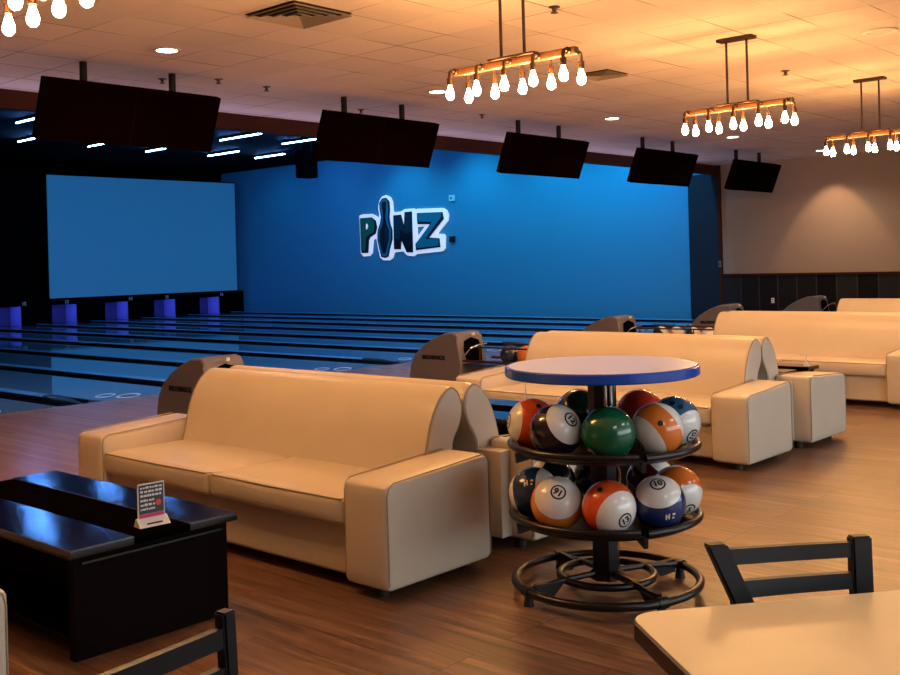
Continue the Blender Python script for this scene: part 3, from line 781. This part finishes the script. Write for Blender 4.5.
ball('white bowling ball numbered 10 over a navy band, lower tier', onrack(46, ZL), b_st('navy_stripe_ball', NAVY, .56), (-.03, .68, .72), '10', .3, group=GL, marks=(.4, -.5, .75))
ball('navy banded cream bowling ball at the left end of the lower tier', onrack(-84, ZL), b_st('teal_navy_stripe_ball', (.010, .04, .11), .50), (.9, .12, .43), group=GL, marks=(-.2, .35, .9))
ball('orange and white bowling ball at the right end of the lower tier', onrack(90, ZL), b_st('tangerine_stripe_ball', (.82, .17, .02), .48), (.42, -.66, .5), '5', -.5, ((-.25, .35, .9),), GL)
ball('dark green bowling ball with a pale cap at the back left of the lower tier', onrack(-129, ZL), b_st('forest_stripe_ball', (.006, .025, .014), .72), (-.75, .62, .1), group=GL)
ball('plain black bowling ball directly behind the front ball on the lower tier', onrack(-174, ZL), ball_mat('black_ball', (.008, .009, .010)), (0, 1, 0), group=GL)
ball('maroon bowling ball with a white cap at the back right of the lower tier', onrack(137, ZL), b_st('maroon_stripe_ball', (.14, .008, .02), .55), (.62, .72, .1), group=GL)

# ------------------------------------------------------------------ ball returns
def ball_return(x, lab, y0=7.78):
    t = thing('ball_return', lab, 'ball return', (x, y0, 0), 0, 'ball returns between the lane pairs')
    prof = [(.02, 0), (.0, .30), (.05, .585), (.09, .63), (.15, .642), (.26, .63), (.44, .565), (.60, .48), (.73, .38), (.80, .26), (.83, .12), (.84, 0)]
    hw = .225
    rings = []
    for sx, k in ((-hw, .955), (-hw+.018, .99), (-hw+.04, 1), (hw-.04, 1), (hw-.018, .99), (hw, .955)):
        rings.append([(sx, .4+(a-.4)*k, b*k) for a, b in prof])
    h = MB().loft(rings).build('hood', M['hood'], t, ang=45)
    # mouth of the hood facing the lounge
    m = MB(); n = .018
    mouth = [(-.13, .30), (.13, .30), (.15, .44), (.12, .54), (.0, .575), (-.12, .54), (-.15, .44)]
    m.prism([(a, -.010+(b-.30)*.165, b) for a, b in mouth], (0, .04, .0)); m.build('mouth', M['black'], h, smooth=False)
    text_obj('hood_lettering', 'BRUNSWICK', .062, M['ink'], h, frame((-hw-.004, .42, .345), (0, -1, 0), (-1, 0, 0)), .003, .003)
    MB().box(-.018, .018, -.004, .02, .60, .63).build('badge', M['card_white'], h, smooth=False)
    # handle loop beside the mouth
    MB().tube([(-.19, .0, .36), (-.19, -.06, .42), (-.18, -.11, .47), (-.10, -.16, .50), (.02, -.17, .51)], .011, 8).build('guard_rail', M['chrome'], t)
    # rack: track, tray, rails and pedestal
    r = MB().box(-.22, .22, -1.32, -.02, .27, .295, .01, 2).build('rack_tray', M['tray_blue'], t)
    MB().box(-.10, .10, -1.1, -.25, 0, .27, .02, 2).build('pedestal', M['black_plastic'], t)
    pts = []
    for a in [PI*i/10 for i in range(11)]: pts.append((.25*math.cos(a), -1.15-.25*math.sin(a), .33))
    rail = [(.25, -.05, .33)]+pts+[(-.25, -.05, .33)]
    MB().tube(rail, .014, 8).build('rack_rail', M['bronze'], t)
    up_ = [(p[0], p[1], .49) for p in rail]
    MB().tube([(.25, -.25, .49)]+up_[1:-1]+[(-.25, -.25, .49)], .011, 8).build('rack_rail', M['bronze'], t)
    for px, py in ((.25, -.3), (-.25, -.3), (.25, -1.1), (-.25, -1.1)):
        MB().cyl((px, py, .33), (px, py, .49), .009, seg=8).build('rail_post', M['bronze'], t)
    return t
ball_return(5.62, 'taupe ball return hood peeking over the nearest sofa at left')
ball_return(9.0, 'taupe ball return hood in full view left of the round table')
ball_return(12.3, 'taupe ball return hood showing above the sofa behind the round table')
ball_return(15.72, 'taupe ball return hood in front of the navy pillar', 7.86)
ball_return(18.95, 'taupe ball return hood farthest right before the dark wainscot')
def rackball(x, y, lab, band, cap, pole, grp, th=.3):
    ball(lab, (x, y, .295+R_B+.001), ball_mat('return_ball', band, cap, th), pole, group=grp)
rackball(8.92, 6.96, 'orange bowling ball on the ball return left of the round table', ORANGE, None, (0, 1, 0), 'balls on the second ball return')
rackball(8.92, 7.19, 'dark navy bowling ball on the ball return left of the round table', (.015, .03, .10), None, (0, 1, 0), 'balls on the second ball return')
rackball(9.10, 6.66, 'red and white bowling ball on the ball return beyond the round table', (.4, .03, .03), WHITE, (.2, .6, .5), 'balls on the second ball return')
for k, (y, band, pole, nm) in enumerate(((7.24, (.015, .012, .014), (.6, .6, .3), 'black bowling ball with a pale cap, leftmost above the sofa back'), (7.00, ORANGE, (.2, .75, .5), 'orange and white bowling ball above the sofa back'),
                                         (6.765, (.012, .03, .07), (.6, .5, .4), 'navy and white bowling ball, third above the sofa back'), (6.53, (.22, .012, .03), (-.2, .6, .7), 'maroon and white bowling ball, rightmost above the sofa back'))):
    rackball(12.18, y, nm, band, WHITE, pole, 'balls on the third ball return', .62)

# ------------------------------------------------------------------ cafe table and chairs at the front
u = Vector((.784, -.62, 0)).normalized(); v = Vector((.62, .784, 0)); v = (v-u*v.dot(u)).normalized()
cor = Vector((1.678, 1.090, 0)); TW, TD = .80, .92
cen = cor+u*TW/2-v*TD/2
t = thing('cafe_table', 'tan laminate table with dark edge in the bottom right corner', 'table', (cen.x, cen.y, 0), math.atan2(u.y, u.x))
def rrect(hx, hy, r, z, n=8):
    pts = []
    for cx, cy, a0 in ((hx-r, hy-r, 0), (-hx+r, hy-r, PI/2), (-hx+r, -hy+r, PI), (hx-r, -hy+r, 3*PI/2)):
        pts += [(cx+r*math.cos(a0+PI/2*i/n), cy+r*math.sin(a0+PI/2*i/n), z) for i in range(n+1)]
    return pts
MB().loft([rrect(TW/2-.004, TD/2-.004, .05, .742), rrect(TW/2-.004, TD/2-.004, .05, .7505)]).build('tabletop', M['table_laminate'], t)
MB().loft([rrect(TW/2-.012, TD/2-.012, .045, .712), rrect(TW/2, TD/2, .054, .716), rrect(TW/2, TD/2, .054, .746), rrect(TW/2-.003, TD/2-.003, .051, .7495)]).build('edge_band', M['table_edge'], t)
MB().lathe([(0, 0), (.17, 0), (.17, .012), (.04, .03), (.035, .70), (.12, .712), (0, .712)], seg=32).build('pedestal', M['black_plastic'], t)

def chair(lab, TL, TR, BL, BR, sdir, rails, pw, seatd=.36):
    """ladder back chair; TL/TR post tops, BL/BR post bends (world), sdir: towards the seat front"""
    o = (Vector(BL)+Vector(BR))/2; o.z = 0
    t = thing('ladder_back_chair', lab, 'chair', tuple(o), 0, 'black ladder back chairs')
    TL, TR, BL, BR = [Vector(p)-o for p in (TL, TR, BL, BR)]
    sd = Vector(sdir).normalized(); ax = (TR-TL); ax.z = 0; ax.normalize()
    hx = ax*pw/2; hd = sd*.014
    def post(nm, pts):
        rings = [[tuple(p-hx-hd), tuple(p+hx-hd), tuple(p+hx+hd), tuple(p-hx+hd)] for p in pts]
        m = MB().loft(rings); bmesh.ops.bevel(m.bm, geom=[e for e in m.bm.edges], offset=.004, segments=2, affect='EDGES'); return m.build(nm, M['black_wood'], t)
    mid = (BL+BR)/2
    feet = []
    for T, B in ((TL, BL), (TR, BR)):
        s = mid+(B-mid)*1.12; f = Vector((s.x, s.y, 0))-sd*.03
        post('back_post', [f, Vector((s.x, s.y, .44)), B, T]); feet.append(s)
    for z0, z1 in rails:
        def at(T, B, z):
            k = (z-B.z)/(T.z-B.z); return B+(T-B)*k
        a0, a1, b0, b1 = at(TL, BL, z0), at(TL, BL, z1), at(TR, BR, z0), at(TR, BR, z1)
        n = sd*.008; rr = []
        for k in range(7):
            f = k/6; bow = -sd*.003*math.sin(PI*f)
            p0 = a0+(b0-a0)*f+bow; p1 = a1+(b1-a1)*f+bow
            rr.append([tuple(p0-n), tuple(p0+n), tuple(p1+n), tuple(p1-n)])
        MB().loft(rr).build('back_rail', M['black_wood'], t)
    c = (feet[0]+feet[1])/2; hw = (feet[1]-feet[0]).length/2
    def P(a, b, z): return c+ax*a*hw+sd*b+Vector((0, 0, z-c.z))
    q = [P(-1.05, .0, .43), P(1.05, .0, .43), P(1.12, seatd, .43), P(-1.12, seatd, .43)]
    m = MB().loft([[tuple(p) for p in q], [tuple(p+Vector((0, 0, .03))) for p in q]]); bmesh.ops.bevel(m.bm, geom=m.bm.edges[:], offset=.008, segments=2, affect='EDGES'); m.build('seat', M['black_wood'], t)
    for s in (-1, 1):
        MB().cyl(tuple(P(s*.98, seatd-.04, 0)), tuple(P(s*.98, seatd-.04, .43)), .014, .018, seg=10).build('front_leg', M['black_wood'], t)
        MB().cyl(tuple(P(s*.98, .0, .2)), tuple(P(s*.98, seatd-.04, .2)), .009, seg=8).build('side_stretcher', M['black_wood'], t)
    MB().cyl(tuple(P(-.98, seatd-.04, .26)), tuple(P(.98, seatd-.04, .26)), .009, seg=8).build('front_stretcher', M['black_wood'], t)
chair('black ladder back chair pushed up to the tan table at the right', (1.952, 1.047, .83), (2.182, .838, .83), (1.972, .998, .71), (2.182, .836, .71), tuple(-v), ((.787, .818), (.722, .755), (.65, .68)), .043)
chair('black ladder back chair cut off at the bottom left corner', (.66, 1.428, .845), (1.045, 1.475, .845), (.69, 1.475, .71), (1.085, 1.525, .71), (-.12, .99, 0), ((.775, .815), (.695, .735), (.61, .65)), .028)

# ------------------------------------------------------------------ wall sign and small wall fittings
def W(cx, cy, off):
    """sign drawing units -> point on the blue wall; off = distance from the wall"""
    y = 22.519-.015-(cx-122)/568*3.497+(cy-228)/250*.042
    z = 2.907-(cx-122)/568*.178-(cy-228)/250*1.142+((cx-122)/568)*((cy-228)/250)*.087
    return (WX-off, y, z)
t = thing('wall_sign', 'PINZ sign with outlined letters and a bowling pin on the blue wall', 'sign', (WX, 20.9, 2.4))
def slab(nm, pts, o0, o1, m, par, hole=None):
    f = lambda q: [tuple(Vector(W(a, b, o0))-Vector((WX, 20.9, 2.4))) for a, b in q]
    return MB().prism(f(pts), (-(o1-o0), 0, 0), [f(hole)] if hole else ()).build(nm, m, par, smooth=False)
slab('backing', [(122, 230), (140, 222), (205, 218), (235, 232), (252, 250), (258, 225), (250, 180), (258, 135), (275, 108), (300, 98), (328, 110), (343, 140), (346, 200), (355, 208), (400, 203), (425, 188), (480, 183), (492, 190), (505, 185), (660, 180), (682, 195), (692, 225), (688, 262), (626, 345), (665, 348), (674, 360), (672, 440), (655, 458), (498, 476), (480, 490), (440, 485), (415, 458), (362, 464), (352, 470), (345, 500), (325, 516), (285, 516), (265, 500), (250, 440), (238, 372), (214, 385), (206, 470), (190, 488), (150, 492), (132, 472)], .0, .05, M['sign_white'], t, [(500, 302), (552, 298), (503, 368)])
p_ = [(130, 243), (205, 237), (232, 258), (242, 300), (232, 342), (195, 366), (186, 385), (182, 466), (137, 468)]
l = slab('letter', [(x+4, y+3) for x, y in p_], .05, .08, M['sign_black'], t, [(167, 282), (185, 280), (190, 300), (183, 318), (168, 322)])
slab('letter_face', [(132, 246), (203, 240), (226, 262), (234, 300), (224, 336), (182, 360), (172, 380), (168, 455), (140, 458)], .08, .09, M['sign_green'], l, [(163, 278), (183, 276), (190, 300), (181, 318), (164, 322)])
l = slab('pin', [(262, 150), (280, 120), (305, 114), (327, 138), (331, 190), (327, 240), (334, 285), (347, 320), (348, 380), (332, 440), (322, 492), (302, 502), (275, 494), (262, 440), (250, 390), (250, 330), (266, 282), (274, 240), (265, 190)], .05, .08, M['sign_black'], t)
slab('pin_outline', [(268, 152), (283, 127), (304, 121), (320, 142), (324, 190), (320, 240), (328, 288), (341, 322), (341, 380), (326, 438), (316, 486), (300, 494), (280, 487), (268, 438), (257, 388), (257, 332), (273, 285), (281, 240), (272, 190)], .08, .087, M['sign_teal'], l)
slab('pin_face', [(281, 152), (290, 140), (303, 138), (310, 152), (308, 195), (304, 240), (314, 290), (328, 325), (328, 378), (314, 432), (306, 472), (290, 476), (278, 430), (266, 385), (268, 335), (284, 290), (292, 245), (286, 195)], .087, .093, M['sign_black'], l)
slab('pin_shade', [(300, 300), (322, 335), (324, 375), (312, 415), (304, 380), (302, 340)], .093, .097, M['sign_deep'], l)
n_ = [(355, 228), (402, 222), (424, 300), (428, 206), (472, 202), (480, 466), (442, 466), (406, 385), (402, 446), (360, 446)]
l = slab('letter', n_, .05, .08, M['sign_black'], t)
slab('letter_face', [(358, 232), (399, 226), (428, 325), (432, 210), (467, 206), (470, 330), (440, 345), (402, 320), (398, 380), (362, 380)], .08, .09, M['sign_deep'], l)
z_ = [(505, 212), (660, 206), (668, 250), (580, 370), (642, 374), (648, 432), (500, 452), (497, 412), (588, 285), (510, 285)]
l = slab('letter', z_, .05, .08, M['sign_black'], t)
slab('letter_face', [(507, 214), (655, 208), (655, 240), (560, 378), (640, 378), (640, 424), (503, 438), (502, 410), (600, 268), (508, 270)], .08, .09, M['sign_teal'], l)
for (y, z, m, lab) in ((18.85, 3.19, 'blue_wall', 'small pale blue box on the blue wall above right of the sign'), (18.88, 2.08, 'ink', 'small black box on the blue wall right of the sign')):
    t = thing('wall_box', lab, 'wall box', (WX, y, z))
    MB().box(-.07, 0, -.09, .09, -.08, .08, .012, 2).build('casing', M[m] if m == 'ink' else M['white_paint'], t)
    MB().cyl((-.078, 0, 0), (-.068, 0, 0), .03, seg=14).build('lens', M['ink'], t)
t = thing('wall_outlet', 'small white outlet plate on the dark wainscot', 'outlet', (WX-.02, 9.79, .45))
MB().box(-.012, 0, -.035, .035, -.055, .055, .004, 1).build('cover_plate', M['white_paint'], t)
for dz in (-.024, .024): MB().box(-.014, -.010, -.012, .012, dz-.010, dz+.010, .002, 1).build('socket', M['card_dark'], t)
t = thing('wall_switch', 'small switch box on the brown pillar trim', 'switch', (WX-.065, 10.965, 1.25))
MB().box(-.03, 0, -.03, .03, -.07, .07, .005, 1).build('cover_plate', M['hood'], t); MB().box(-.04, -.028, -.01, .01, -.02, .02).build('toggle', M['ink'], t)

# ------------------------------------------------------------------ lights of the lounge, with added fill
li = bpy.data.lights.new('lilac_fill_strip', 'AREA'); li.shape = 'RECTANGLE'; li.size = 20.; li.size_y = .05; li.energy = 22; li.color = (.72, .58, 1.)  # added area lamp, tints the ceiling by the header lilac
o = bpy.data.objects.new('lilac_fill_strip', li); COL.objects.link(o); o.location = (9.5, 10.9, 2.98+.02); o.rotation_euler = (math.radians(180+50), 0, 0)
for x in (5.33, 8.93, 12.58, 16.23, 19.88):
    spot('downlight_beam', (x, 8.17, 3.38), (x, 8.17, 0), 85, (1., .80, .62), 140, .8, .05)
M['panel'] = emit('fill_panel_glow', (.86, .93, 1.), 13.)  # glowing panels added out of view as neutral overhead fill
for x, y, lab in ((1.8, -1.6, 'added white fill panel behind the camera, left'), (5.4, -1.6, 'added white fill panel behind the camera, middle'), (9.0, -1.6, 'added white fill panel behind the camera, right')):
    t = thing('ceiling_fill_panel', lab, 'ceiling light', (x, y, CZ), 0, 'added fill light panels')
    MB().box(-.6, .6, -.3, .3, -.012, -.004).build('diffuser', M['panel'], t, smooth=False)
    MB().box(-.63, .63, -.33, .33, -.006, 0).build('frame', M['white_trim'], t, smooth=False)
spot('wall_arc_spot', (20.3, 8.4, 3.3), (21.1, 8.4, 1.5), 60, (1., .62, .34), 70, .35)  # added spot that makes the arc of light on the tan wall

w = bpy.data.worlds.new('world'); S.world = w; w.use_nodes = True
w.node_tree.nodes['Background'].inputs[0].default_value = (.02, .03, .05, 1); w.node_tree.nodes['Background'].inputs[1].default_value = .3
S.view_settings.view_transform = 'Standard'; S.view_settings.look = 'None'; S.view_settings.exposure = 0.; S.view_settings.gamma = 1.
S.view_settings.use_curve_mapping = False
